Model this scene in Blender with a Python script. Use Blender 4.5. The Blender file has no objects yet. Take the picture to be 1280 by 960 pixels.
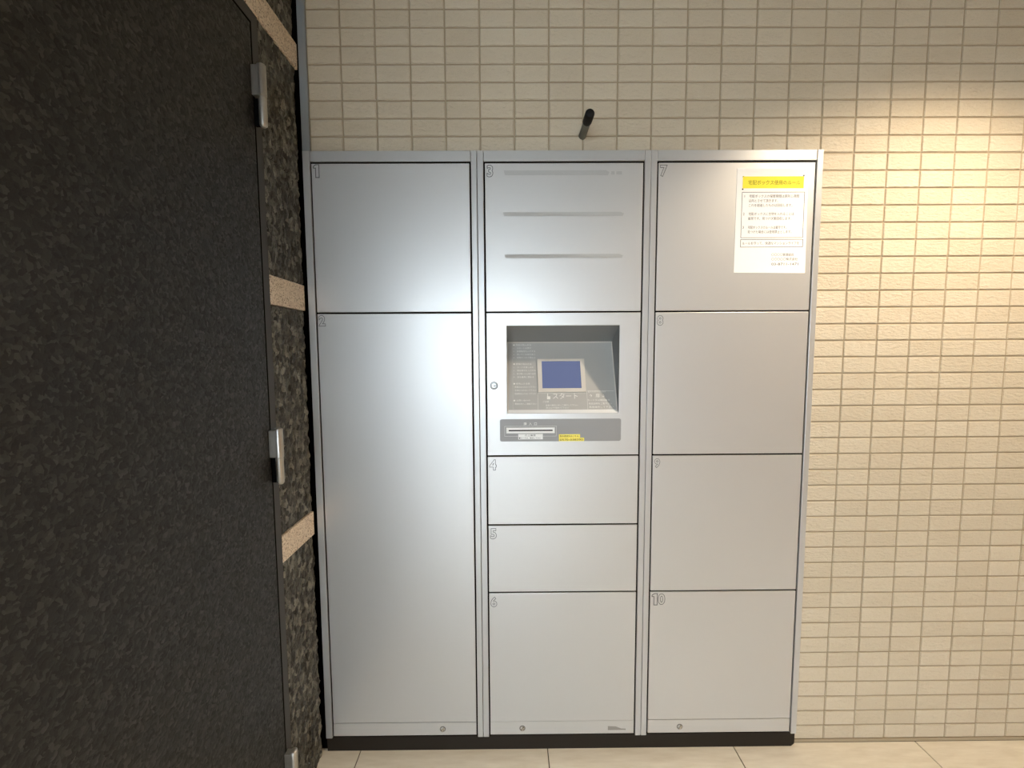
import bpy, bmesh, math, random
from mathutils import Vector, Matrix, noise

random.seed(7)
S = bpy.context.scene
COL = S.collection
FLOOR = -0.008

# ------------------------------------------------------------------ camera
cam_d = bpy.data.cameras.new('camera')
cam_d.sensor_width = 36.0
cam_d.lens = 36.0 * 530.0 / 1280.0
cam_d.clip_start = 0.02
cam = bpy.data.objects.new('camera', cam_d)
COL.objects.link(cam)
R = (Matrix.Rotation(-0.0056255, 3, 'Z') @ Matrix.Rotation(-0.07511, 3, 'X') @ Matrix.Rotation(0.005576, 3, 'Y'))
R = R @ Matrix(((1, 0, 0), (0, 0, -1), (0, 1, 0)))
cam.matrix_world = Matrix.Translation((0.48119, -1.29083, 1.27047)) @ R.to_4x4()
S.camera = cam

# ------------------------------------------------------------------ world, lights, exposure
W = bpy.data.worlds.new('overcast_sky')
S.world = W
W.use_nodes = True
bg = W.node_tree.nodes['Background']
bg.inputs[0].default_value = (0.78, 0.90, 1.0, 1)
bg.inputs[1].default_value = 6.9
S.view_settings.view_transform = 'Standard'
S.view_settings.look = 'None'
S.view_settings.gamma = 1.0
S.view_settings.exposure = 0.55
WARM = (1.0, 0.825, 0.62)
#              x     y      watts cone-degrees blend
DOWNLIGHTS = [(1.76, -0.60, 61, 143, 0.75, 'small warm ceiling downlight close to the tiled wall right of the lockers'),
              (2.30, -2.90, 34, 130, 0.5, 'added warm ceiling lamp in the middle of the lobby, out of view, warming the right lockers'),  # added unseen lamp: warms the walls mirrored in the right locker column
              (-0.08, -3.60, 10, 120, 0.45, 'small warm ceiling downlight in front of the entrance glass'),
              (1.10, -4.20, 10, 120, 0.45, 'small warm ceiling downlight beside the right edge of the entrance glass')]
CEIL = 2.31


# ------------------------------------------------------------------ node helpers
def mat(name, color=(0.5, 0.5, 0.5), rough=0.5, metal=0.0, spec=0.5):
    m = bpy.data.materials.new(name)
    m.use_nodes = True
    b = m.node_tree.nodes['Principled BSDF']
    b.inputs['Base Color'].default_value = (*color, 1)
    b.inputs['Roughness'].default_value = rough
    b.inputs['Metallic'].default_value = metal
    b.inputs['Specular IOR Level'].default_value = spec
    return m


class NT:
    def __init__(self, m):
        self.t = m.node_tree
        self.b = self.t.nodes['Principled BSDF']

    def n(self, kind, **kw):
        nd = self.t.nodes.new(kind)
        for k, v in kw.items():
            if k in nd.inputs:
                nd.inputs[k].default_value = v
            else:
                setattr(nd, k, v)
        return nd

    def l(self, a, b):
        self.t.links.new(a, b)

    def pos(self, scale=(1, 1, 1)):
        g = self.n('ShaderNodeNewGeometry')
        mp = self.n('ShaderNodeMapping')
        mp.inputs['Scale'].default_value = scale
        self.l(g.outputs['Position'], mp.inputs['Vector'])
        return mp.outputs['Vector']

    def noise(self, vec, scale, detail=4.0, rough=0.6):
        t = self.n('ShaderNodeTexNoise', Scale=scale, Detail=detail, Roughness=rough)
        self.l(vec, t.inputs['Vector'])
        return t.outputs['Fac']

    def ramp(self, fac, stops):
        r = self.n('ShaderNodeValToRGB')
        e = r.color_ramp.elements
        while len(e) < len(stops):
            e.new(0.5)
        for k, (p, c) in enumerate(stops):
            e[k].position = p
            e[k].color = (*c, 1)
        self.l(fac, r.inputs['Fac'])
        return r.outputs['Color']

    def mix(self, fac, a, b, blend='MIX'):
        m = self.n('ShaderNodeMix', data_type='RGBA', blend_type=blend)
        for sock, v in ((m.inputs[0], fac), (m.inputs[6], a), (m.inputs[7], b)):
            if hasattr(v, 'links'):
                self.l(v, sock)
            elif isinstance(v, tuple):
                sock.default_value = (*v, 1)
            else:
                sock.default_value = v
        return m.outputs[2]

    def math(self, op, a, b=0.0):
        m = self.n('ShaderNodeMath', operation=op)
        for s, v in ((m.inputs[0], a), (m.inputs[1], b)):
            if hasattr(v, 'links'):
                self.l(v, s)
            else:
                s.default_value = v
        return m.outputs[0]

    def color(self, c):
        self.l(c, self.b.inputs['Base Color'])

    def bump(self, h, strength=0.5, dist=0.001, prev=None):
        b = self.n('ShaderNodeBump', Strength=strength, Distance=dist)
        self.l(h, b.inputs['Height'])
        if prev:
            self.l(prev, b.inputs['Normal'])
        self.l(b.outputs['Normal'], self.b.inputs['Normal'])
        return b.outputs['Normal']


def srgb(r, g, b):
    f = lambda c: (c / 12.92 if c <= 0.04045 else ((c + 0.055) / 1.055) ** 2.4)
    return (f(r / 255), f(g / 255), f(b / 255))


# ------------------------------------------------------------------ materials
M = {}
# wall tile: glazed beige body with a rippled face; every cell of the 100 x 50 mm grid a little different
m = M['tile'] = mat('beige_wall_tile', rough=0.55, spec=0.35)
t = NT(m)
p = t.pos()
sep = t.n('ShaderNodeSeparateXYZ'); t.l(p, sep.inputs[0])
cx = t.math('FLOOR', t.math('DIVIDE', sep.outputs[0], 0.1))
cz = t.math('FLOOR', t.math('DIVIDE', sep.outputs[2], 0.05))
cmb = t.n('ShaderNodeCombineXYZ'); t.l(cx, cmb.inputs[0]); t.l(cz, cmb.inputs[2])
wn = t.n('ShaderNodeTexWhiteNoise', noise_dimensions='3D'); t.l(cmb.outputs[0], wn.inputs['Vector'])
c = t.ramp(wn.outputs['Value'], [(0.0, srgb(200, 186, 162)), (1.0, srgb(209, 196, 173))])
fine = t.noise(t.pos((1, 1, 1)), 700, 2)
c = t.mix(0.12, c, t.ramp(fine, [(0.35, srgb(150, 132, 105)), (0.65, srgb(235, 226, 205))]))
t.color(c)
h = t.noise(t.pos((62, 62, 150)), 1.0, 4, 0.6)
t.bump(h, 0.85, 0.0042)

m = M['grout'] = mat('tile_grout', srgb(168, 152, 126), 0.9)
t = NT(m); t.bump(t.noise(t.pos(), 400, 2), 0.4, 0.001)

# locker paint: fine silver metallic
m = M['silver'] = mat('silver_locker_paint', srgb(186, 187, 187), 0.36, 0.52, 0.5)
m.node_tree.nodes['Principled BSDF'].inputs['Coat Weight'].default_value = 0.35
m.node_tree.nodes['Principled BSDF'].inputs['Coat Roughness'].default_value = 0.16
t = NT(m)
f1 = t.noise(t.pos(), 1400, 2)
t.color(t.mix(f1, srgb(201, 200, 198), srgb(208, 207, 205)))
wide = t.noise(t.pos((1, 1, 0.6)), 9, 3)
mr = t.n('ShaderNodeMapRange'); t.l(wide, mr.inputs[0])
mr.inputs[3].default_value = 0.37; mr.inputs[4].default_value = 0.44
t.l(mr.outputs[0], t.b.inputs['Roughness'])

M['frame'] = mat('silver_frame_paint', srgb(196, 196, 195), 0.36, 0.45)
M['gasket'] = mat('black_carcass', (0.003, 0.003, 0.003), 0.95, 0.0, 0.05)
M['plinth'] = mat('dark_brown_plinth', srgb(36, 29, 22), 0.6, 0.0, 0.25)
M['line'] = mat('number_line', srgb(92, 94, 95), 0.6, 0.0)
M['residue'] = mat('tape_residue', srgb(168, 168, 164), 0.7)
t = NT(M['residue'])
t.color(t.mix(t.noise(t.pos((1, 1, 6)), 120, 3), srgb(178, 178, 176), srgb(192, 192, 190)))
M['panel'] = mat('sloped_panel_print', srgb(182, 180, 175), 0.45, 0.12)
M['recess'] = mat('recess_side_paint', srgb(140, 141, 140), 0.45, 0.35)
M['slotplate'] = mat('grey_slot_plate', srgb(150, 149, 148), 0.5, 0.2)
M['bezel'] = mat('pale_screen_bezel', srgb(214, 207, 196), 0.5)
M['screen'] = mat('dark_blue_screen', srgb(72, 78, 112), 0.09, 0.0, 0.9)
M['white'] = mat('white_plastic', srgb(236, 236, 234), 0.45)
M['ink_white'] = mat('white_print', srgb(238, 236, 230), 0.6)
M['ink_black'] = mat('black_print', srgb(40, 38, 36), 0.7)
M['ink_grey'] = mat('grey_print', srgb(62, 54, 50), 0.8)
M['ink_olive'] = mat('olive_print', srgb(120, 110, 30), 0.8)
M['sticker_yellow'] = mat('pale_yellow_sticker', srgb(248, 232, 110), 0.7)
M['sticker_grey'] = mat('grey_torn_sticker', srgb(146, 141, 134), 0.8)
M['paper'] = mat('white_paper', srgb(244, 242, 238), 0.8)
M['yellow'] = mat('yellow_band', srgb(245, 226, 60), 0.7)
M['chrome'] = mat('chrome_lock', srgb(205, 205, 203), 0.18, 1.0)
M['steel'] = mat('satin_steel_hinge', srgb(190, 186, 178), 0.33, 0.85)
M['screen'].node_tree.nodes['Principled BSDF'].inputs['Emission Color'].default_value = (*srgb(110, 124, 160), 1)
M['screen'].node_tree.nodes['Principled BSDF'].inputs['Emission Strength'].default_value = 0.35  # even blue glow in place of the pale reflections in the screen glass
t = NT(M['steel'])
t.color(t.mix(t.noise(t.pos((1, 1, 0.15)), 500, 2), srgb(176, 172, 164), srgb(203, 199, 191)))
M['lock_steel'] = mat('brushed_lock_face', srgb(176, 177, 176), 0.4, 0.7)
M['dark_slot'] = mat('black_slot', (0.004, 0.004, 0.005), 0.6)
M['rod'] = mat('grey_painted_rod', srgb(104, 106, 100), 0.45, 0.3)
M['rubber'] = mat('black_rubber_cap', srgb(12, 11, 12), 0.6, 0.0, 0.25)
M['corner'] = mat('grey_corner_strip', srgb(150, 154, 156), 0.5, 0.2)
M['dframe'] = mat('dark_door_frame', srgb(66, 65, 63), 0.45, 0.2)
t = NT(M['dframe']); t.bump(t.noise(t.pos(), 260, 3), 0.25, 0.0006)

# door leaf: near black sheet with a pressed flake relief
m = M['door'] = mat('dark_flaked_door_sheet', rough=0.42, spec=0.45)
t = NT(m)
nz = t.n('ShaderNodeTexNoise', Scale=70.0, Detail=2.0)
t.l(t.pos(), nz.inputs['Vector'])
warp = t.n('ShaderNodeVectorMath', operation='MULTIPLY_ADD')
t.l(nz.outputs['Color'], warp.inputs[0]); warp.inputs[1].default_value = (0.018, 0.018, 0.018)
t.l(t.pos(), warp.inputs[2])
v1 = t.n('ShaderNodeTexVoronoi', Scale=165.0); t.l(warp.outputs[0], v1.inputs['Vector'])
sepc = t.n('ShaderNodeSeparateColor'); t.l(v1.outputs['Color'], sepc.inputs[0])
t.color(t.ramp(sepc.outputs[0], [(0.0, srgb(15, 15, 15)), (0.5, srgb(24, 24, 23)), (0.8, srgb(42, 41, 39)), (1.0, srgb(60, 58, 55))]))
rr = t.n('ShaderNodeMapRange'); t.l(sepc.outputs[1], rr.inputs[0])
rr.inputs[3].default_value = 0.34; rr.inputs[4].default_value = 0.6
t.l(rr.outputs[0], t.b.inputs['Roughness'])
hh = t.math('ADD', sepc.outputs[0], t.math('MULTIPLY', v1.outputs['Distance'], -0.6))
t.bump(hh, 0.5, 0.0012)

# rough split stone
m = M['stone'] = mat('dark_split_stone', rough=0.5, spec=0.5)
t = NT(m)
a = t.noise(t.pos((1, 1, 0.6)), 40, 4, 0.6)
b = t.noise(t.pos((1, 1, 0.8)), 240, 3, 0.6)
wz = t.n('ShaderNodeTexNoise', Scale=90.0, Detail=2.0); t.l(t.pos(), wz.inputs['Vector'])
wv = t.n('ShaderNodeVectorMath', operation='MULTIPLY_ADD'); t.l(wz.outputs['Color'], wv.inputs[0])
wv.inputs[1].default_value = (0.014, 0.014, 0.014); t.l(t.pos((1, 1, 0.7)), wv.inputs[2])
vo = t.n('ShaderNodeTexVoronoi', Scale=88.0); t.l(wv.outputs[0], vo.inputs['Vector'])
vs_ = t.n('ShaderNodeSeparateColor'); t.l(vo.outputs['Color'], vs_.inputs[0])
mixv = t.math('ADD', t.math('ADD', t.math('MULTIPLY', vs_.outputs[0], 0.42), t.math('MULTIPLY', a, 0.40)), t.math('MULTIPLY', b, 0.30))
c = t.ramp(mixv, [(0.30, srgb(26, 26, 24)), (0.50, srgb(58, 57, 52)), (0.66, srgb(94, 93, 85)), (0.82, srgb(140, 138, 127))])
t.color(c)
chip = t.math('ADD', t.math('MULTIPLY', vo.outputs['Distance'], -1.3), t.math('MULTIPLY', vs_.outputs[1], 0.5))
n1 = t.bump(chip, 0.8, 0.005)
t.bump(b, 0.6, 0.002, n1)

m = M['band'] = mat('beige_granite_band', rough=0.4, spec=0.4)
t = NT(m)
v = t.n('ShaderNodeTexVoronoi', Scale=330.0); t.l(t.pos(), v.inputs['Vector'])
sc = t.n('ShaderNodeSeparateColor'); t.l(v.outputs['Color'], sc.inputs[0])
c = t.ramp(sc.outputs[0], [(0.0, srgb(142, 120, 98)), (0.14, srgb(196, 175, 150)), (0.45, srgb(224, 205, 182)), (1.0, srgb(240, 225, 204))])
t.color(c)
M['backing'] = mat('dark_joint_backing', srgb(16, 15, 14), 0.9)

m = M['floor'] = mat('cream_stone_floor_tile', rough=0.16, spec=0.5)
t = NT(m)
c = t.ramp(t.noise(t.pos((1.5, 9, 1)), 6, 6, 0.6), [(0.3, srgb(222, 212, 192)), (0.7, srgb(238, 230, 213))])
t.color(c)
M['floor_joint'] = mat('floor_joint', srgb(84, 72, 50), 0.9)
M['plaster'] = mat('plain_plaster', srgb(196, 168, 124), 0.9)
NT(M['plaster']).bump(NT(M['plaster']).noise(NT(M['plaster']).pos(), 300, 2), 0.1, 0.0005)
M['ceiling'] = mat('ceiling_board', srgb(165, 163, 158), 0.9)
M['mullion'] = mat('aluminium_mullion', srgb(150, 152, 154), 0.4, 0.8)
M['paving'] = mat('outside_paving', srgb(176, 178, 180), 0.8)
NT(M['paving']).color(NT(M['paving']).ramp(NT(M['paving']).noise(NT(M['paving']).pos(), 40, 3), [(0.3, srgb(112, 114, 116)), (0.7, srgb(132, 134, 136))]))
m = M['glass'] = bpy.data.materials.new('clear_door_glass'); m.use_nodes = True
nt = m.node_tree; nt.nodes.remove(nt.nodes['Principled BSDF'])
tr = nt.nodes.new('ShaderNodeBsdfTransparent'); gl = nt.nodes.new('ShaderNodeBsdfGlossy'); gl.inputs['Roughness'].default_value = 0.02
mx = nt.nodes.new('ShaderNodeMixShader'); fr = nt.nodes.new('ShaderNodeFresnel'); fr.inputs[0].default_value = 1.45
nt.links.new(fr.outputs[0], mx.inputs[0]); nt.links.new(tr.outputs[0], mx.inputs[1]); nt.links.new(gl.outputs[0], mx.inputs[2])
nt.links.new(mx.outputs[0], nt.nodes['Material Output'].inputs[0])
m = M['lamp'] = bpy.data.materials.new('lit_lamp_lens'); m.use_nodes = True
m.node_tree.nodes['Principled BSDF'].inputs['Emission Color'].default_value = (*WARM, 1)
m.node_tree.nodes['Principled BSDF'].inputs['Emission Strength'].default_value = 12.0


# ------------------------------------------------------------------ mesh helpers
def obj(name, bm, m, parent=None, kind=None, smooth=False):
    me = bpy.data.meshes.new(name)
    bm.to_mesh(me); bm.free()
    if m is not None:
        me.materials.append(m)
    if smooth:
        for pl in me.polygons:
            pl.use_smooth = True
    o = bpy.data.objects.new(name, me)
    COL.objects.link(o)
    if parent is not None:
        o.parent = parent
    if kind:
        o['kind'] = kind
    return o


def add_box(bm, x0, x1, y0, y1, z0, z1, bev=0.0, seg=1):
    g = bmesh.ops.create_cube(bm, size=1.0)
    vs = g['verts']
    for v in vs:
        v.co = Vector(((x0 + x1) / 2 + v.co.x * (x1 - x0), (y0 + y1) / 2 + v.co.y * (y1 - y0), (z0 + z1) / 2 + v.co.z * (z1 - z0)))
    if bev > 0:
        es = list({e for v in vs for e in v.link_edges})
        bmesh.ops.bevel(bm, geom=es, offset=bev, segments=seg, affect='EDGES', profile=0.5)


def box(name, b, m, parent=None, bev=0.0, seg=1, kind=None):
    bm = bmesh.new()
    add_box(bm, *b, bev=bev, seg=seg)
    return obj(name, bm, m, parent, kind)


def add_lathe(bm, prof, M4, n=24):
    """prof: (radius, height) pairs, spun round local Z, closed at both ends when radius is 0"""
    rings = []
    for r, hgt in prof:
        if r < 1e-7:
            rings.append([bm.verts.new(M4 @ Vector((0, 0, hgt)))])
        else:
            rings.append([bm.verts.new(M4 @ Vector((r * math.cos(2 * math.pi * k / n), r * math.sin(2 * math.pi * k / n), hgt))) for k in range(n)])
    for A, B in zip(rings, rings[1:]):
        for k in range(n):
            k2 = (k + 1) % n
            if len(A) == 1 and len(B) == 1:
                continue
            if len(A) == 1:
                bm.faces.new((A[0], B[k], B[k2]))
            elif len(B) == 1:
                bm.faces.new((A[k2], A[k], B[0]))
            else:
                bm.faces.new((A[k], B[k], B[k2], A[k2]))
    bmesh.ops.recalc_face_normals(bm, faces=bm.faces[:])


def lathe(name, prof, M4, m, parent=None, n=24, smooth=True):
    bm = bmesh.new()
    add_lathe(bm, prof, M4, n)
    o = obj(name, bm, m, parent)
    if smooth:
        for pl in o.data.polygons:
            pl.use_smooth = True
        o.data.set_sharp_from_angle(angle=math.radians(35))
    return o


TOCAM = Matrix.Rotation(math.pi / 2, 4, 'X')     # local XY -> world XZ, local +Z -> world -Y


def text_mesh(body, size, align='LEFT', outline=0.0, extrude=0.0, res=2, space=1.0, width=None, fat=0.0):
    cu = bpy.data.curves.new('lettering', 'FONT')
    cu.body = body
    cu.size = size
    cu.align_x = align
    cu.resolution_u = res
    cu.space_character = space
    cu.extrude = extrude
    cu.offset = fat
    if outline:
        cu.fill_mode = 'NONE'
        cu.bevel_depth = outline
        cu.bevel_resolution = 0
        cu.extrude = 0.0
    o = bpy.data.objects.new('lettering', cu)
    COL.objects.link(o)
    bpy.context.view_layer.update()
    me = bpy.data.meshes.new_from_object(o.evaluated_get(bpy.context.evaluated_depsgraph_get()))
    bpy.data.objects.remove(o)
    bpy.data.curves.remove(cu)
    if width:
        xs = [v.co.x for v in me.vertices]
        k = width / max(1e-6, max(xs) - min(xs)); x0 = min(xs)
        for v in me.vertices:
            v.co.x = (v.co.x - x0) * k
    return me


def texts(name, items, M4, m, parent):
    """items: (body, x, y, size, width or None) joined into one lettering mesh, placed by M4"""
    bm = bmesh.new()
    for body, x, y, size, width in items:
        me = text_mesh(body, size, width=width)
        me.transform(Matrix.Translation((x, y, 0)))
        bm.from_mesh(me)
        bpy.data.meshes.remove(me)
    bm.transform(M4)
    return obj(name, bm, m, parent, kind='stuff')


def empty(name, loc, label, cat, group=None):
    o = bpy.data.objects.new(name, None)
    o.empty_display_size = 0.1
    COL.objects.link(o)
    o.location = loc
    o['label'] = label; o['category'] = cat
    if group:
        o['group'] = group
    return o


# ------------------------------------------------------------------ room shell
XR, YF = 3.2, -4.6
LX0, LX1 = -0.113, 1.3975       # locker row, left and right edge
LTOP = 1.852

floor = box('floor', (-2.2, XR + 0.1, YF - 0.1, 0.55, FLOOR - 0.06, FLOOR - 0.003), M['floor_joint'], kind='structure')
ftile = None
for i in range(-4, 6):
    for j in range(8):
        x0 = -0.006 + 0.6027 * i; y1 = 0.0 - 0.6027 * j
        if ftile is None:
            ftile = box('floor_tile', (0.0015, 0.6012, -0.6012, -0.0015, FLOOR - 0.012, FLOOR), M['floor'], floor, bev=0.0008)
            o = ftile
        else:
            o = ftile.copy(); COL.objects.link(o)
        o.location = (x0, y1, 0)

box('ceiling', (-2.2, XR + 0.1, YF - 0.1, 0.15, CEIL, CEIL + 0.1), M['ceiling'], kind='structure')
box('wall_right', (XR, XR + 0.1, YF, 0.003, FLOOR - 0.003, CEIL), M['plaster'], kind='structure')

# back wall: mortar bed with an opening for the locker row
bm = bmesh.new()
add_box(bm, -0.14, XR, 0.003, 0.15, LTOP + 0.003, CEIL)
add_box(bm, 1.40, XR, 0.003, 0.15, FLOOR - 0.003, LTOP + 0.003)
add_box(bm, -0.14, LX0 - 0.001, 0.003, 0.15, FLOOR - 0.003, LTOP + 0.003)
wall_back = obj('wall_back', bm, M['grout'], kind='structure')


def add_tile(bm, x0, x1, z0, z1, y=0.0):
    c, d = 0.0016, 0.0014
    A = [bm.verts.new(q) for q in ((x0 + c, y, z0 + c), (x1 - c, y, z0 + c), (x1 - c, y, z1 - c), (x0 + c, y, z1 - c))]
    B = [bm.verts.new(q) for q in ((x0, y + d, z0), (x1, y + d, z0), (x1, y + d, z1), (x0, y + d, z1))]
    C = [bm.verts.new(q) for q in ((x0, .0045, z0), (x1, .0045, z0), (x1, .0045, z1), (x0, .0045, z1))]
    bm.faces.new(A)
    for k in range(4):
        k2 = (k + 1) % 4
        bm.faces.new((B[k], B[k2], A[k2], A[k]))
        bm.faces.new((C[k], C[k2], B[k2], B[k]))


J = 0.0023
base_tile = {}
rest = bmesh.new()
for r in range(-2, 45):
    z1 = 2.25 - 0.05 * r - J; z0 = 2.25 - 0.05 * (r + 1) + J
    z1 = min(z1, CEIL - 0.001)
    for cidx in range(-1, 32):
        if r >= 8 and cidx < 14:
            continue
        x0 = 0.1 * cidx + J; x1 = 0.1 * (cidx + 1) - J
        if cidx == -1:
            x0 = -0.0945
        if r == 7 and cidx < 14:
            z0 = LTOP + 0.001
        if r == 44:
            z0 = 0.004
        single = (-1 <= r <= 7 and cidx <= 19) or (8 <= r <= 22 and 14 <= cidx <= 20)
        y = random.uniform(-0.0004, 0.0004)
        if not single:
            add_tile(rest, x0, x1, z0, z1, y)
            continue
        key = (round(x1 - x0, 4), round(z1 - z0, 4))
        if key not in base_tile:
            tb = bmesh.new()
            add_tile(tb, 0, x1 - x0, 0, z1 - z0)
            o = obj('tile', tb, M['tile'], wall_back)
            base_tile[key] = o
        else:
            o = base_tile[key].copy(); COL.objects.link(o)
        o.location = (x0, y, z0)
        o.rotation_euler = (random.uniform(-.004, .004), 0, random.uniform(-.003, .003))
obj('tile_field', rest, M['tile'], wall_back, kind='stuff')
box('trim_1', (1.40, XR, -0.0005, 0.003, FLOOR, 0.002), M['grout'], kind='structure')
box('trim_2', (-0.1185, -0.0965, -0.0065, 0.003, LTOP + 0.0015, CEIL - 0.001), M['corner'], bev=0.001, kind='structure')

# ------------------------------------------------------------------ left wall: stone cladding and the dark door
WX = -0.120
bm = bmesh.new()
add_box(bm, -0.30, -0.141, -0.232, 0.15, FLOOR - 0.003, CEIL)
add_box(bm, -0.30, -0.141, -1.50, -0.232, 2.076, CEIL)
add_box(bm, -0.30, -0.141, -1.50, -1.165, FLOOR - 0.003, 2.076)
wall_left = obj('wall_left', bm, M['backing'], kind='structure')


def stone(y0, y1, z0, z1, seed, amp=0.0065, step=0.0038):
    """split-faced slab facing +X, front around WX"""
    ny = max(2, round((y1 - y0) / step)); nz = max(2, round((z1 - z0) / step))
    ny = min(ny, 60)
    bm = bmesh.new()
    g = []
    for i in range(ny + 1):
        row = []
        for k in range(nz + 1):
            y = y0 + (y1 - y0) * i / ny; z = z0 + (z1 - z0) * k / nz
            q = Vector((seed * 3.7, y * 60, z * 38))
            hgt = noise.fractal(q, 0.8, 2.1, 4) * amp * 0.55 + (0.45 - noise.voronoi(q * 1.15)[0][0]) * amp * 0.9
            e = min(i, ny - i, k, nz - k)
            if e == 0:
                hgt = hgt * 0.4 - 0.004
            row.append(bm.verts.new((WX - 0.001 + hgt, y, z)))
        g.append(row)
    for i in range(ny):
        for k in range(nz):
            bm.faces.new((g[i][k], g[i + 1][k], g[i + 1][k + 1], g[i][k + 1]))
    border = [g[i][0] for i in range(ny + 1)] + [g[ny][k] for k in range(1, nz + 1)] + [g[i][nz] for i in range(ny - 1, -1, -1)] + [g[0][k] for k in range(nz - 1, 0, -1)]
    back = [bm.verts.new((-0.1405, v.co.y, v.co.z)) for v in border]
    for k in range(len(border)):
        k2 = (k + 1) % len(border)
        bm.faces.new((border[k], back[k], back[k2], border[k2]))
    bmesh.ops.recalc_face_normals(bm, faces=bm.faces[:])
    return obj('stone_slab', bm, M['stone'], wall_left, smooth=True)


sd = 0
for (y0, ys, y1, z0, z1) in ((-0.204, -0.100, -0.030, FLOOR, 0.7165), (-0.204, -0.118, -0.030, 0.7915, 1.3935),
                             (-0.204, -0.085, -0.028, 1.4695, 1.762), (-0.204, None, -0.026, 1.764, 2.0755),
                             (-0.330, None, -0.026, 2.1485, CEIL)):
    if ys is None:
        stone(y0, y1, z0, z1, sd); sd += 1
    else:
        stone(y0, ys - 0.0008, z0, z1, sd); sd += 1
        stone(ys + 0.0008, y1, z0, z1, sd); sd += 1
for y0 in (-0.62, -0.91, -1.20, -1.50):
    stone(y0 + 0.001, y0 + 0.289, 2.1485, CEIL, sd, step=0.012); sd += 1
for z0, z1 in ((FLOOR, 0.7165), (0.7915, 1.3935), (1.4695, 2.0755)):
    stone(-1.50, -1.195, z0, z1, sd, step=0.012); sd += 1
for y0, y1, z0, z1 in ((-0.2045, -0.0265, 0.718, 0.790), (-0.2045, -0.0265, 1.395, 1.468), (-0.66, -0.012, 2.077, 2.147),
                       (-1.08, -0.6615, 2.077, 2.147), (-1.50, -1.0815, 2.077, 2.147), (-1.50, -1.1945, 0.718, 0.790), (-1.50, -1.1945, 1.395, 1.468)):
    box('granite_band', (-0.1405, WX + 0.001, y0, y1, z0, z1), M['band'], wall_left, bev=0.0012)

door = box('door_1', (-0.160, WX, -1.162, -0.2365, 0.004, 2.042), M['door'], bev=0.0015, kind='structure')
# frame of the door, one profile along both sides and the head
bm = bmesh.new()
add_box(bm, -0.1405, WX - 0.0005, -0.2315, -0.2052, FLOOR, 2.0755, bev=0.001)
add_box(bm, -0.1405, WX - 0.0005, -1.1935, -1.167, FLOOR, 2.0755, bev=0.001)
add_box(bm, -0.1405, WX - 0.0005, -1.167, -0.2315, 2.047, 2.0755, bev=0.001)
obj('door_frame', bm, M['dframe'], door)
bm = bmesh.new()
add_box(bm, -0.1405, WX - 0.0008, -0.2362, -0.2317, FLOOR, 2.0465)
add_box(bm, -0.1405, WX - 0.0008, -1.1665, -0.2317, 2.0422, 2.0468)
obj('seal', bm, M['gasket'], door)
box('trim_3', (-0.1409, LX0 - 0.0005, -0.0035, 0.0028, FLOOR, CEIL), M['gasket'], kind='structure')
box('door_stop', (-0.20, -0.1605, -1.19, -0.206, FLOOR, 2.07), M['gasket'], door)


def hinge(zc):
    """flag hinge: leaf with its knuckle above, long pin barrel below"""
    hy, hx = -0.236, WX + 0.0205
    bm = bmesh.new()
    add_box(bm, WX + 0.0005, hx, hy - 0.0098, hy + 0.0098, zc, zc + 0.068, bev=0.0012, seg=2)
    h = obj('hinge', bm, M['steel'], door)
    bm = bmesh.new()
    add_lathe(bm, [(0, 0), (.0092, 0), (.0102, .001), (.0102, .071), (.0095, .0725), (.006, .0745), (0, .075)], Matrix.Translation((hx, hy, zc - 0.001)), 24)
    o = obj('knuckle', bm, M['steel'], h, smooth=True); o.data.set_sharp_from_angle(angle=0.7)
    bm = bmesh.new()
    add_lathe(bm, [(0, 0), (.005, 0), (.0082, .003), (.009, .006), (.009, .0675), (0, .0675)], Matrix.Translation((hx, hy, zc - 0.0695)), 24)
    o = obj('pin_barrel', bm, M['steel'], h, smooth=True); o.data.set_sharp_from_angle(angle=0.7)
    box('frame_leaf', (WX - 0.0002, hx - 0.006, hy + 0.0005, hy + 0.0065, zc - 0.066, zc - 0.003), M['gasket'], h, bev=0.0006)


for zc in (1.876, 1.0105, 0.146):
    hinge(zc)

# ------------------------------------------------------------------ parcel lockers
YD = -0.018      # door face
YB = -0.0125      # front of the dark carcass
GROUP = 'parcel locker columns standing side by side'
ZTOP, ZBOT = 1.8165, 0.0465


def lock(name, x, z, r, parent, big=False):
    T = Matrix.Translation((x, YD, z)) @ TOCAM
    o = lathe(name, [(0, -.004), (r * .62, -.004), (r * .66, .0002), (r * .80, .0016), (r * .95, .0014), (r, 0.0), (r, -.002)], T, M['lock_steel' if big else 'chrome'], parent, 28)
    lathe(name + '_rim', [(r * .98, -.0005), (r * .98, .0004), (r * 1.16, .0004), (r * 1.16, -.0005)], T, M['line'], parent, 28)
    bm = bmesh.new()
    if big:
        add_lathe(bm, [(0, -.0008), (r * .6, -.0008), (r * .6, -.004)], T, 20)
        o2 = obj(name + '_core', bm, M['lock_steel'], parent)
        bm = bmesh.new(); add_box(bm, x - r * .12, x + r * .5, YD - .0012, YD + .002, z - r * .13, z + r * .07)
        obj(name + '_slot', bm, M['dark_slot'], parent)
    else:
        add_lathe(bm, [(0, -.0022), (r * .6, -.0022), (r * .6, -.004)], T, 20)
        obj(name + '_core', bm, M['dark_slot'], parent)
        bm = bmesh.new()
        add_box(bm, -r * .34, r * .34, YD - .0042, YD + .002, -r * .8, r * .8, bev=.0012)
        bm.transform(Matrix.Translation((x + r * .1, 0, z - r * .1)) @ Matrix.Rotation(math.radians(25), 4, 'Y'))
        obj(name + '_latch', bm, M['chrome'], parent)


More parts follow.
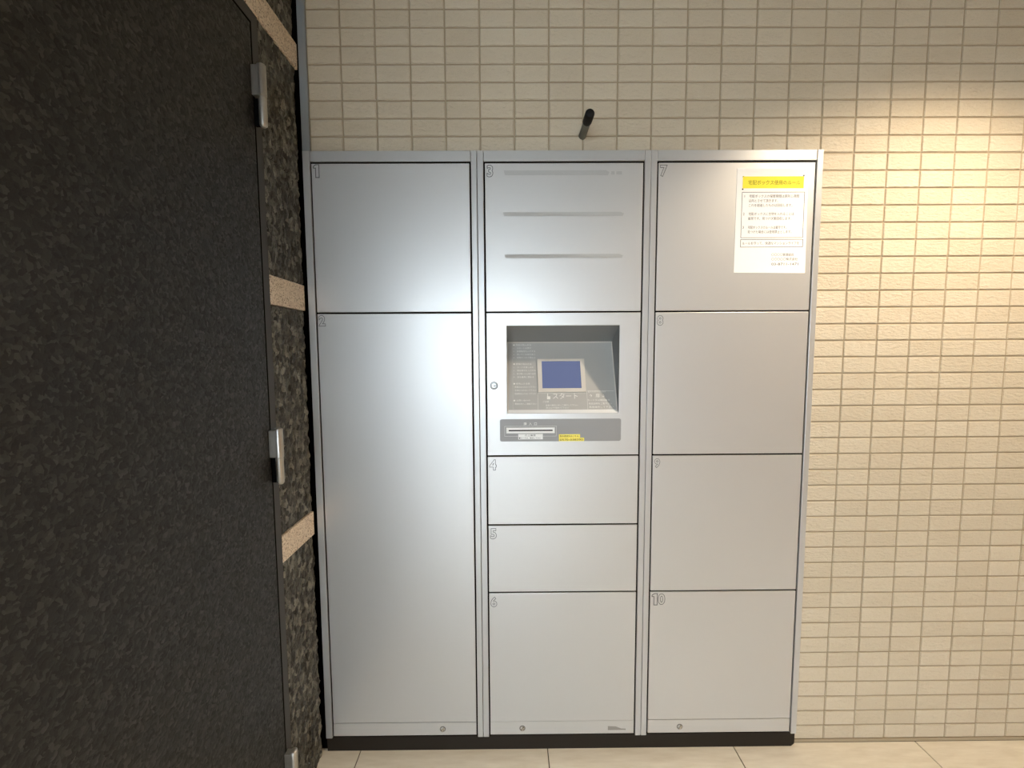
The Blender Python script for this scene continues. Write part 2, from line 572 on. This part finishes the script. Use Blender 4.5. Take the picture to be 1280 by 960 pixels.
def outline_one():
    """the figure 1 as a ribbon outline in a unit-high box, 0.45 wide"""
    pts = [(0.0, .74), (0.0, .86), (.20, 1.0), (.45, 1.0), (.45, 0.0), (.17, 0.0), (.17, .74)]
    w = 0.026
    bm = bmesh.new()
    n = len(pts)
    rings = []
    for k in range(n):
        a_, b_, c_ = Vector(pts[k - 1]), Vector(pts[k]), Vector(pts[(k + 1) % n])
        d1, d2 = (b_ - a_).normalized(), (c_ - b_).normalized()
        n1, n2 = Vector((-d1.y, d1.x)), Vector((-d2.y, d2.x))
        off = (n1 + n2) / max(0.4, 1 + n1.dot(n2)) * w
        rings.append([bm.verts.new((b_.x + off.x * s_, b_.y + off.y * s_, hh_)) for s_, hh_ in ((-1, 0), (-1, .02), (1, .02), (1, 0))])
    for k in range(n):
        A, B = rings[k], rings[(k + 1) % n]
        for q in range(4):
            bm.faces.new((A[q], B[q], B[(q + 1) % 4], A[(q + 1) % 4]))
    bmesh.ops.recalc_face_normals(bm, faces=bm.faces[:])
    me = bpy.data.meshes.new('one'); bm.to_mesh(me); bm.free()
    return me


def number(ch, x, z0, z1, parent):
    hgt = z1 - z0
    bm = bmesh.new()
    cx_ = 0.0
    for c in ch:
        if c == '1':
            me = outline_one()
            wd = 0.45 * hgt
            for v in me.vertices:
                v.co *= hgt
        else:
            me = text_mesh(c, 0.046, outline=0.0009, res=4, fat=0.0016)
            xs = [v.co.x for v in me.vertices]; ys = [v.co.y for v in me.vertices]
            k = hgt / (max(ys) - min(ys))
            wd = (max(xs) - min(xs)) * k * 0.92
            x00, y00 = min(xs), min(ys)
            for v in me.vertices:
                v.co.x = (v.co.x - x00) * k * 0.92; v.co.y = (v.co.y - y00) * k
        me.transform(Matrix.Translation((cx_, 0, 0)))
        bm.from_mesh(me); bpy.data.meshes.remove(me)
        cx_ += wd + 0.002
    bm.transform(Matrix.Translation((x, YD, z0)) @ TOCAM)
    return obj('door_number', bm, M['line'], parent)


def column(x0, x1, dl, dr, label, rows, numbers, flap, hole=None):
    u = empty('parcel_locker', (x0, 0, FLOOR), label, 'parcel locker', GROUP)
    inv = Matrix.Translation((-x0, 0, -FLOOR))

    def P(o):                       # parts are modelled in world space: keep them there under the moved parent
        o.matrix_parent_inverse = inv
        return o
    bm = bmesh.new()
    if hole:
        for b in ((x0 + .003, x1 - .003, .043, hole[2]), (x0 + .003, x1 - .003, hole[3], LTOP - .003),
                  (x0 + .003, hole[0], hole[2], hole[3]), (hole[1], x1 - .003, hole[2], hole[3])):
            add_box(bm, b[0], b[1], YB, 0.40, b[2], b[3])
        add_box(bm, hole[0], hole[1], 0.10, 0.40, hole[2], hole[3])
    else:
        add_box(bm, x0 + .003, x1 - .003, YB, 0.40, .043, LTOP - .003)
    P(obj('carcass', bm, M['gasket'], u))
    P(box('stile', (x0, dl - 0.0045, YD - 0.001, 0.02, 0.0395, LTOP), M['frame'], u, bev=0.0012, seg=2))
    P(box('stile', (dr + 0.0045, x1, YD - 0.001, 0.02, 0.0395, LTOP), M['frame'], u, bev=0.0012, seg=2))
    P(box('top_rail', (dl - 0.0035, dr + 0.0035, YD - 0.0004, 0.02, 1.8222, LTOP), M['frame'], u, bev=0.0012, seg=2))
    doors = []
    for (z0, z1), num in zip(rows, numbers):
        if num is None:
            doors.append(None); continue
        d = P(box('door', (dl, dr, YD, YB + 0.0005, z0, z1), M['silver'], u, bev=0.0012, seg=2))
        number(num[0], num[1], num[2], num[3], d)
        doors.append(d)
    f = P(box('lower_panel', (dl, dr, YD, YB + 0.001, ZBOT, flap[0]), M['silver'], u, bev=0.0005 if flap[2] else 0.0009))
    lock('lock', flap[1], 0.0675, 0.0082, f)
    return u, doors, f, P


G = 0.0024
u1, d1, f1, P1 = column(LX0, 0.3893, -0.0885, 0.3682, 'left locker column with a short upper door 1 and a tall lower door 2',
                        [(1.3885 + G, ZTOP), (0.0915, 1.3885 - G)],
                        [('1', -0.0826, 1.7776, 1.8134), ('2', -0.0847, 1.3497, 1.3828)], (0.0895, 0.2605, False))
u2, d2, f2, P2 = column(0.3907, 0.8948, 0.4131, 0.8730, 'middle locker column with the recessed touch screen and doors 3 to 6',
                        [(1.3885 + G, ZTOP), (0.9545 + G, 1.3885 - G), (0.738 + G, 0.9545 - G), (0.5207 + G, 0.738 - G), (0.0908, 0.5207 - G)],
                        [('3', 0.4185, 1.7771, 1.8119), None, ('4', 0.4178, 0.9101, 0.9441), ('5', 0.4184, 0.6933, 0.7281), ('6', 0.4176, 0.4735, 0.508)],
                        (0.0902, 0.5156, True), hole=(.4725, .8115, 1.0845, 1.3495))
u3, d3, f3, P3 = column(0.8962, LX1, 0.9180, 1.3752, 'right locker column with doors 7 to 10 beside the bare tiled wall',
                        [(1.3885 + G, ZTOP), (0.9545 + G, 1.3885 - G), (0.5207 + G, 0.9545 - G), (0.0925, 0.5207 - G)],
                        [('7', 0.9222, 1.7766, 1.8104), ('8', 0.9218, 1.3468, 1.3777), ('9', 0.9224, 0.914, 0.944), ('10', 0.9234, 0.4765, 0.5135)],
                        (0.0903, 1.0209, False))

# strips of old tape glue on door 3 and a torn sticker at the foot of the middle column
for (xa, xb, z, w) in ((0.4709, 0.7707, 1.789, 0.0135), (0.468, 0.815, 1.672, 0.012), (0.4716, 0.814, 1.5515, 0.012)):
    bm = bmesh.new()
    vs = [(xa, z - w * .45), (xa + .012, z - w / 2), (xb, z - w / 2), (xb + .004, z + w * .1), (xb - .006, z + w / 2), (xa - .003, z + w / 2)]
    fr_ = [bm.verts.new((x, YD - .0004, zz)) for x, zz in vs]; bk_ = [bm.verts.new((x, YD + .0002, zz)) for x, zz in vs]
    bm.faces.new(fr_)
    for k in range(6):
        bm.faces.new((fr_[k], bk_[k], bk_[(k + 1) % 6], fr_[(k + 1) % 6]))
    bmesh.ops.recalc_face_normals(bm, faces=bm.faces[:])
    obj('tape_residue', bm, M['residue'], d2[0])
for (xa, xb) in ((0.780, 0.790), (0.795, 0.811)):
    box('tape_residue', (xa, xb, YD - .0003, YD + .0003, 1.7835, 1.7925), M['residue'], d2[0])
bm = bmesh.new()
vs = [(.790, .0585), (.8472, .0585), (.8472, .0625), (.832, .0632), (.815, .070), (.790, .0715)]
fr_ = [bm.verts.new((x, YD - .0004, z)) for x, z in vs]; bk_ = [bm.verts.new((x, YD + .0002, z)) for x, z in vs]
bm.faces.new(fr_)
for k in range(6):
    bm.faces.new((fr_[k], bk_[k], bk_[(k + 1) % 6], fr_[(k + 1) % 6]))
bmesh.ops.recalc_face_normals(bm, faces=bm.faces[:])
obj('torn_sticker', bm, M['sticker_grey'], f2)

# plinth under all three columns, right end with clipped lower corner
bm = bmesh.new()
prof = [(LX0 + .001, FLOOR), (1.386, FLOOR), (1.3955, 0.0005), (1.3965, 0.006), (1.3965, 0.0392), (LX0 + .001, 0.0392)]
fr_ = [bm.verts.new((x, -0.0135, z)) for x, z in prof]; bk_ = [bm.verts.new((x, 0.38, z)) for x, z in prof]
bm.faces.new(fr_); bm.faces.new(bk_[::-1])
for k in range(len(prof)):
    bm.faces.new((fr_[k], bk_[k], bk_[(k + 1) % len(prof)], fr_[(k + 1) % len(prof)]))
bmesh.ops.recalc_face_normals(bm, faces=bm.faces[:])
pl = obj('plinth', bm, M['plinth'])
pl['label'] = 'long dark brown plinth on the floor under the three locker columns'; pl['category'] = 'plinth'

# ------------------------------------------------------------------ control panel of the middle column
zc0, zc1 = 0.9565, 1.3865
rx0, rx1, rz0, rz1 = 0.4735, 0.8105, 1.0855, 1.3485
bm = bmesh.new()
xs = [0.4131, rx0, rx1, 0.8730]; zs = [zc0, rz0, rz1, zc1]
gv = [[bm.verts.new((x, YD, z)) for z in zs] for x in xs]
for i in range(3):
    for k in range(3):
        if not (i == 1 and k == 1):
            bm.faces.new((gv[i][k], gv[i + 1][k], gv[i + 1][k + 1], gv[i][k + 1]))
ext = bmesh.ops.extrude_face_region(bm, geom=bm.faces[:])
bmesh.ops.translate(bm, vec=(0, 0.0058, 0), verts=[e for e in ext['geom'] if isinstance(e, bmesh.types.BMVert)])
bmesh.ops.recalc_face_normals(bm, faces=bm.faces[:])
es = [e for e in bm.edges if abs(e.verts[0].co.y - YD) < 1e-5 and abs(e.verts[1].co.y - YD) < 1e-5 and len(e.link_faces) == 2
      and abs(e.link_faces[0].normal.dot(e.link_faces[1].normal)) < 0.5]
bmesh.ops.bevel(bm, geom=es, offset=0.0012, segments=2, affect='EDGES', profile=0.5)
cp = P2(obj('control_panel', bm, M['silver'], u2))

# the recess: sloping instruction panel, hood and two cheeks
yb, zb, yt, zt = -0.0115, 1.0875, 0.0745, 1.302
bm = bmesh.new()


def poly(bm, pts):
    bm.faces.new([bm.verts.new(q) for q in pts])


poly(bm, [(rx0, yb, zb), (rx1, yb, zb), (rx1, yt, zt), (rx0, yt, zt)])
SL = Matrix(((1, 0, 0, rx0), (0, (yt - yb), 0, yb), (0, (zt - zb), 0, zb), (0, 0, 0, 1)))
vlen = math.hypot(yt - yb, zt - zb)
vy, vz = (yt - yb) / vlen, (zt - zb) / vlen
SLOPE = Matrix(((1, 0, 0, rx0), (0, vy, -vz, yb), (0, vz, vy, zb), (0, 0, 0, 1)))
obj('instruction_panel', bm, M['panel'], cp)
bm = bmesh.new()
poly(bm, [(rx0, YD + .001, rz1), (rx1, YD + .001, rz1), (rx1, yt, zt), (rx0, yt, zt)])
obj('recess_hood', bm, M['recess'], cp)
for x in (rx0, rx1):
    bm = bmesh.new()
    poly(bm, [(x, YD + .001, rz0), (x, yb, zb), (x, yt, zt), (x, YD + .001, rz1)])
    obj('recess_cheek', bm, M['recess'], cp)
bm = bmesh.new()
poly(bm, [(rx0, YD + .0005, rz0), (rx1, YD + .0005, rz0), (rx1, -.0078, 1.0955), (rx0, -.0078, 1.0955)])
obj('recess_lip', bm, M['white'], cp)  # white instead of frame paint: lamp light on the ledge put into its colour
bm = bmesh.new()                    # folded seam round the sloping panel
for b in ((0.0, rx1 - rx0, vlen - .0025, vlen, 0, .0018), (0.0005, .0035, .002, vlen, 0, .0018), (rx1 - rx0 - .0035, rx1 - rx0 - .0005, .002, vlen, 0, .0018)):
    add_box(bm, *b)
bm.transform(SLOPE)
obj('seam', bm, M['bezel'], cp)
# screen with pale bezel
bm = bmesh.new()
ou = [(.0955, .0633), (.2436, .0633), (.2436, .1722), (.0955, .1722)]
inn = [(.1090, .0752), (.2304, .0752), (.2304, .1650), (.1090, .1650)]
o0 = [bm.verts.new((x, y, 0)) for x, y in ou]; o1 = [bm.verts.new((x, y, .003)) for x, y in ou]
i1 = [bm.verts.new((x, y, .003)) for x, y in inn]; i0 = [bm.verts.new((x, y, .0008)) for x, y in inn]
for k in range(4):
    k2 = (k + 1) % 4
    bm.faces.new((o0[k], o0[k2], o1[k2], o1[k])); bm.faces.new((o1[k], o1[k2], i1[k2], i1[k])); bm.faces.new((i1[k], i1[k2], i0[k2], i0[k]))
bmesh.ops.recalc_face_normals(bm, faces=bm.faces[:])
bm.transform(SLOPE)
obj('screen_bezel', bm, M['bezel'], cp)
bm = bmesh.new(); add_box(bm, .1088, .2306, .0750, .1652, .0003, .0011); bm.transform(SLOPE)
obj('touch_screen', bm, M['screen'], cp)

lines = ['■ 荷物の預入方法', '１．スタートを押す', '２．部屋番号を入力する', '３．空いている扉を選ぶ', '４．荷物を入れて閉める', '', '■ 荷物の取出方法',
         '１．カードを差し込む', '２．暗証番号を入力する', '３．扉が開いたら取り出す', '４．扉を確実に閉める', '', '■ 使用上の注意', '・貴重品は入れないで下さい',
         '・生物は入れないで下さい', '・危険物は入れないで下さい', '', '■ お問い合わせ', '・管理会社へご連絡下さい']
items = []
for k, s in enumerate(lines):
    if s:
        items.append((s, 0.0195, 0.2185 - k * 0.0108, 0.0064, min(.070, .0064 * len(s))))
items += [('ご注意', .1085, .0305, .0065, None), ('画面の案内に従って操作して下さい', .118, .0195, .0058, .098), ('扉は必ず閉めて下さい', .118, .0115, .0058, .07)]
items += [('操作が分からない時は', .249, .0620, .0068, .055), ('↑', .252, .0465, .013, None), ('扉', .272, .0465, .014, None), ('↓', .291, .0465, .013, None),
          ('カード又は暗証番号', .247, .0345, .0066, .068), ('取扱説明をご覧下さい', .250, .0235, .0066, .070), ('再度操作して下さい', .250, .0125, .0072, .075)]
texts('printed_text', items, SLOPE @ Matrix.Translation((0, 0, .0006)), M['ink_white'], cp)
texts('start_text', [('スタート', .1402, .0425, .0215, .0765)], SLOPE @ Matrix.Translation((0, 0, .0008)), M['ink_white'], cp)
bm = bmesh.new()                    # pressing-hand mark left of the start word: palm and finger
add_box(bm, .1225, .1325, .0405, .0500, .0002, .0007, bev=.0002); add_box(bm, .1235, .1258, .0495, .0585, .0002, .0007)
bm.transform(SLOPE); obj('hand_mark', bm, M['ink_white'], cp)
bm = bmesh.new()                    # printed ruling
for b in ((.2455, .3300, .0660, .0668), (.2455, .2462, .006, .066), (.094, .0946, .006, .060), (.094, .2430, .0595, .0601), (.0175, .0178, .010, .226)):
    add_box(bm, *b, .0002, .0006)
bm.transform(SLOPE); obj('ruled_line', bm, M['ink_white'], cp, kind='stuff')

lock('panel_lock', 0.4341, 1.1700, 0.0102, cp, big=True)


def rounded_plate(name, x0, x1, z0, z1, r, y0, y1, m, parent):
    bm = bmesh.new()
    pts = []
    for cx_, cz_, a0 in ((x1 - r, z0 + r, -90), (x1 - r, z1 - r, 0), (x0 + r, z1 - r, 90), (x0 + r, z0 + r, 180)):
        for k in range(6):
            a_ = math.radians(a0 + 18 * k)
            pts.append((cx_ + r * math.cos(a_), cz_ + r * math.sin(a_)))
    A = [bm.verts.new((x, y0, z)) for x, z in pts]; B = [bm.verts.new((x, y1, z)) for x, z in pts]
    bm.faces.new(A)
    for k in range(len(pts)):
        k2 = (k + 1) % len(pts)
        bm.faces.new((A[k], B[k], B[k2], A[k2]))
    bmesh.ops.recalc_face_normals(bm, faces=bm.faces[:])
    return obj(name, bm, m, parent)


sp = P2(rounded_plate('slot_plate', .4512, .8185, .9993, 1.0680, .006, YD - .0008, YD + .002, M['slotplate'], u2))
# card slot: a pale surround with a real slit
bm = bmesh.new()
xs = [.4706, .4775, .6108, .6171]; zs = [1.0247, 1.0310, 1.0354, 1.0419]
gv = [[bm.verts.new((x, YD - .0025, z)) for z in zs] for x in xs]
for i in range(3):
    for k in range(3):
        if not (i == 1 and k == 1):
            bm.faces.new((gv[i][k], gv[i + 1][k], gv[i + 1][k + 1], gv[i][k + 1]))
ext = bmesh.ops.extrude_face_region(bm, geom=bm.faces[:])
bmesh.ops.translate(bm, vec=(0, 0.0016, 0), verts=[e for e in ext['geom'] if isinstance(e, bmesh.types.BMVert)])
bmesh.ops.recalc_face_normals(bm, faces=bm.faces[:])
obj('card_slot_surround', bm, M['white'], sp)
box('slit', (.4772, .6111, YD - .00135, YD - .0006, 1.0308, 1.0356), M['dark_slot'], sp)
bm = bmesh.new()
for b in ((.4650, .6225, 1.0458, 1.0463), (.4650, .6225, 1.0150, 1.0155), (.4650, .4655, 1.0150, 1.0463), (.6220, .6225, 1.0150, 1.0463)):
    add_box(bm, b[0], b[1], YD - .0011, YD - .0005, b[2], b[3])
obj('outline', bm, M['ink_white'], sp)
texts('printed_text', [('挿', .5225, 1.0498, .0100, None), ('入', .5383, 1.0498, .0100, None), ('口', .5540, 1.0498, .0100, None)],
      Matrix.Translation((0, YD - .0011, 0)) @ TOCAM, M['ink_white'], sp)
ws = P2(box('white_sticker', (.5065, .5811, YD - .0013, YD - .0006, 1.0058, 1.0223), M['white'], u2))
texts('lettering', [('ロ上厳禁', .5275, 1.0155, .0068, .032), ('●カードは、確認してから', .5085, 1.0078, .0056, .066)],
      Matrix.Translation((0, YD - .00145, 0)) @ TOCAM, M['ink_black'], ws)
ys1 = P2(box('yellow_sticker', (.6298, .6943, YD - .0013, YD - .0006, 1.0100, 1.0206), M['sticker_yellow'], u2))
texts('lettering', [('緊急連絡先はこちら', .6330, 1.0125, .0066, .056)], Matrix.Translation((0, YD - .00145, 0)) @ TOCAM, M['ink_black'], ys1)
ys2 = P2(box('yellow_sticker', (.6298, .7068, YD - .0015, YD - .0006, .9994, 1.0098), M['sticker_yellow'], u2))
texts('lettering', [('0570-038390', .6330, 1.0012, .0085, .070)], Matrix.Translation((0, YD - .00165, 0)) @ TOCAM, M['ink_black'], ys2)

# ------------------------------------------------------------------ paper notice on door 7
bm = bmesh.new()
nx, nz_ = 8, 12
cor = ((1.1469, 1.7996), (1.3549, 1.7967), (1.1465, 1.5010), (1.3582, 1.4989))
g = []
for i in range(nx + 1):
    row = []
    for k in range(nz_ + 1):
        a_, b_ = i / nx, k / nz_
        x = (cor[0][0] * (1 - a_) + cor[1][0] * a_) * (1 - b_) + (cor[2][0] * (1 - a_) + cor[3][0] * a_) * b_
        z = (cor[0][1] * (1 - a_) + cor[1][1] * a_) * (1 - b_) + (cor[2][1] * (1 - a_) + cor[3][1] * a_) * b_
        row.append(bm.verts.new((x, YD - .0007, z)))
    g.append(row)
for i in range(nx):
    for k in range(nz_):
        bm.faces.new((g[i][k], g[i + 1][k], g[i + 1][k + 1], g[i][k + 1]))
ext = bmesh.ops.extrude_face_region(bm, geom=bm.faces[:])
bmesh.ops.translate(bm, vec=(0, 0.0006, 0), verts=[e for e in ext['geom'] if isinstance(e, bmesh.types.BMVert)])
bmesh.ops.recalc_face_normals(bm, faces=bm.faces[:])
note = obj('notice_sheet', bm, M['paper'])
note['label'] = 'white paper notice with a yellow heading stuck on door 7'; note['category'] = 'notice'
YN = YD - .0007
box('heading_band', (1.1640, 1.3425, YN - .0004, YN + .0001, 1.7430, 1.7765), M['yellow'], note)
TN = Matrix.Translation((0, YN - .0002, 0)) @ TOCAM
texts('heading', [('宅配ボックス使用のルール', 1.1800, 1.7535, .0145, .152)], Matrix.Translation((0, YN - .0006, 0)) @ TOCAM, M['ink_olive'], note)
texts('lettering', [
    ('1', 1.1685, 1.7170, .0105, None), ('宅配ボックスの保管期間は原則１週間', 1.1845, 1.7170, .0095, .146), ('以内とさせて頂きます。', 1.1835, 1.7042, .0095, .086),
    ('これを超過したものは回収します。', 1.1840, 1.6912, .0095, .128),
    ('2', 1.1675, 1.6665, .0105, None), ('宅配ボックスに生物を入れることは', 1.1840, 1.6665, .0095, .134), ('厳禁です。見つけ次第回収します。', 1.1830, 1.6535, .0095, .128),
    ('3', 1.1670, 1.6282, .0105, None), ('宅配ボックスのルールは厳守です。', 1.1835, 1.6282, .0095, .114), ('見つけた場合には使用禁止とします。', 1.1830, 1.6152, .0095, .130),
    ('ルールを守って、快適なマンションライフを', 1.1685, 1.5825, .0095, .168),
    ('〇〇〇〇管理組合', 1.2565, 1.5495, .0090, .066), ('〇〇〇〇〇株式会社', 1.2565, 1.5365, .0090, .078), ('03-8711-1471', 1.2570, 1.5220, .0105, .080)],
    TN, M['ink_grey'], note)
bm = bmesh.new()
for (xa, xb, za, zb_) in ((1.1630, 1.3470, 1.6015, 1.7325), (1.1630, 1.3480, 1.5745, 1.5975)):
    w = .0012
    for b in ((xa, xb, zb_ - w, zb_), (xa, xb, za, za + w), (xa, xa + w, za, zb_), (xb - w, xb, za, zb_)):
        add_box(bm, b[0], b[1], YN - .0003, YN + .0001, b[2], b[3])
obj('ruled_box', bm, M['ink_grey'], note)
bm = bmesh.new()
for x, z in ((1.1655, 1.7755), (1.3420, 1.7785), (1.1645, 1.7405)):
    add_box(bm, x - .002, x + .002, YN - .0003, YN + .0001, z - .002, z + .002)
obj('corner_mark', bm, M['ink_grey'], note, kind='stuff')

# ------------------------------------------------------------------ stop bar on the tiled wall
bar = empty('stop_bar', (0.6985, 0.0, 1.9005), 'grey metal rod with black cap jutting from the tiles above the lockers', 'door stop')
TB = Matrix.Translation((0, -.001, 0)) @ TOCAM
lathe('rod', [(0, -.003), (.0108, -.003), (.0108, .09), (0, .09)], TB, M['rod'], bar)
lathe('rubber_cap', [(0, .074), (.0108, .074), (.0123, .0755), (.0127, .078), (.0127, .115), (.011, .1185), (.006, .1200), (0, .1203)], TB, M['rubber'], bar)

# ------------------------------------------------------------------ lobby behind the camera: glazed entrance and other walls
OX0, OX1, OZ = -1.50, 1.16, 2.2
bm = bmesh.new()
add_box(bm, -2.2, OX0, YF - 0.1, YF, FLOOR - .003, CEIL)
add_box(bm, OX1, XR + .1, YF - 0.1, YF, FLOOR - .003, CEIL)
add_box(bm, OX0, OX1, YF - 0.1, YF, OZ, CEIL)
obj('wall_front', bm, M['plaster'], kind='structure')
box('wall_side', (-2.3, -2.2, YF - .1, -1.4, FLOOR - .003, CEIL), M['plaster'], kind='structure')
box('wall_return', (-2.2, -0.30, -1.50, -1.40, FLOOR - .003, CEIL), M['plaster'], kind='structure')
win = box('window_1', (OX0 + .04, OX1 - .04, YF - .052, YF - .046, FLOOR + .05, OZ - .04), M['glass'], kind='structure')
bm = bmesh.new()
for b in ((OX0, OX0 + .04, FLOOR, OZ), (OX1 - .04, OX1, FLOOR, OZ), (OX0 + .04, OX1 - .04, OZ - .04, OZ), (OX0 + .04, OX1 - .04, FLOOR, FLOOR + .05)):
    add_box(bm, b[0], b[1], YF - .07, YF - .03, b[2], b[3])
obj('window_frame', bm, M['mullion'], win)
box('ground', (-6, 7, -10, YF - .1, FLOOR - .05, FLOOR - .02), M['paving'], kind='structure')

for x, y, watts, cone, blend, lab in DOWNLIGHTS:
    dl_ = empty('downlight', (x, y, CEIL), lab, 'ceiling light')
    lathe('trim_ring', [(.046, .002), (.046, -.004), (.060, -.003), (.062, .0)], Matrix(), M['white'], dl_)
    lathe('lens', [(0, -.001), (.045, -.001)], Matrix(), M['lamp'], dl_, 24)
    ld = bpy.data.lights.new('warm_downlight_lamp', 'SPOT')
    ld.energy = watts
    ld.color = WARM
    ld.spot_size = math.radians(cone)
    ld.spot_blend = blend
    ld.shadow_soft_size = 0.035
    lo = bpy.data.objects.new('lamp', ld)
    COL.objects.link(lo); lo.parent = dl_
    lo.location = (0, 0, -.03)
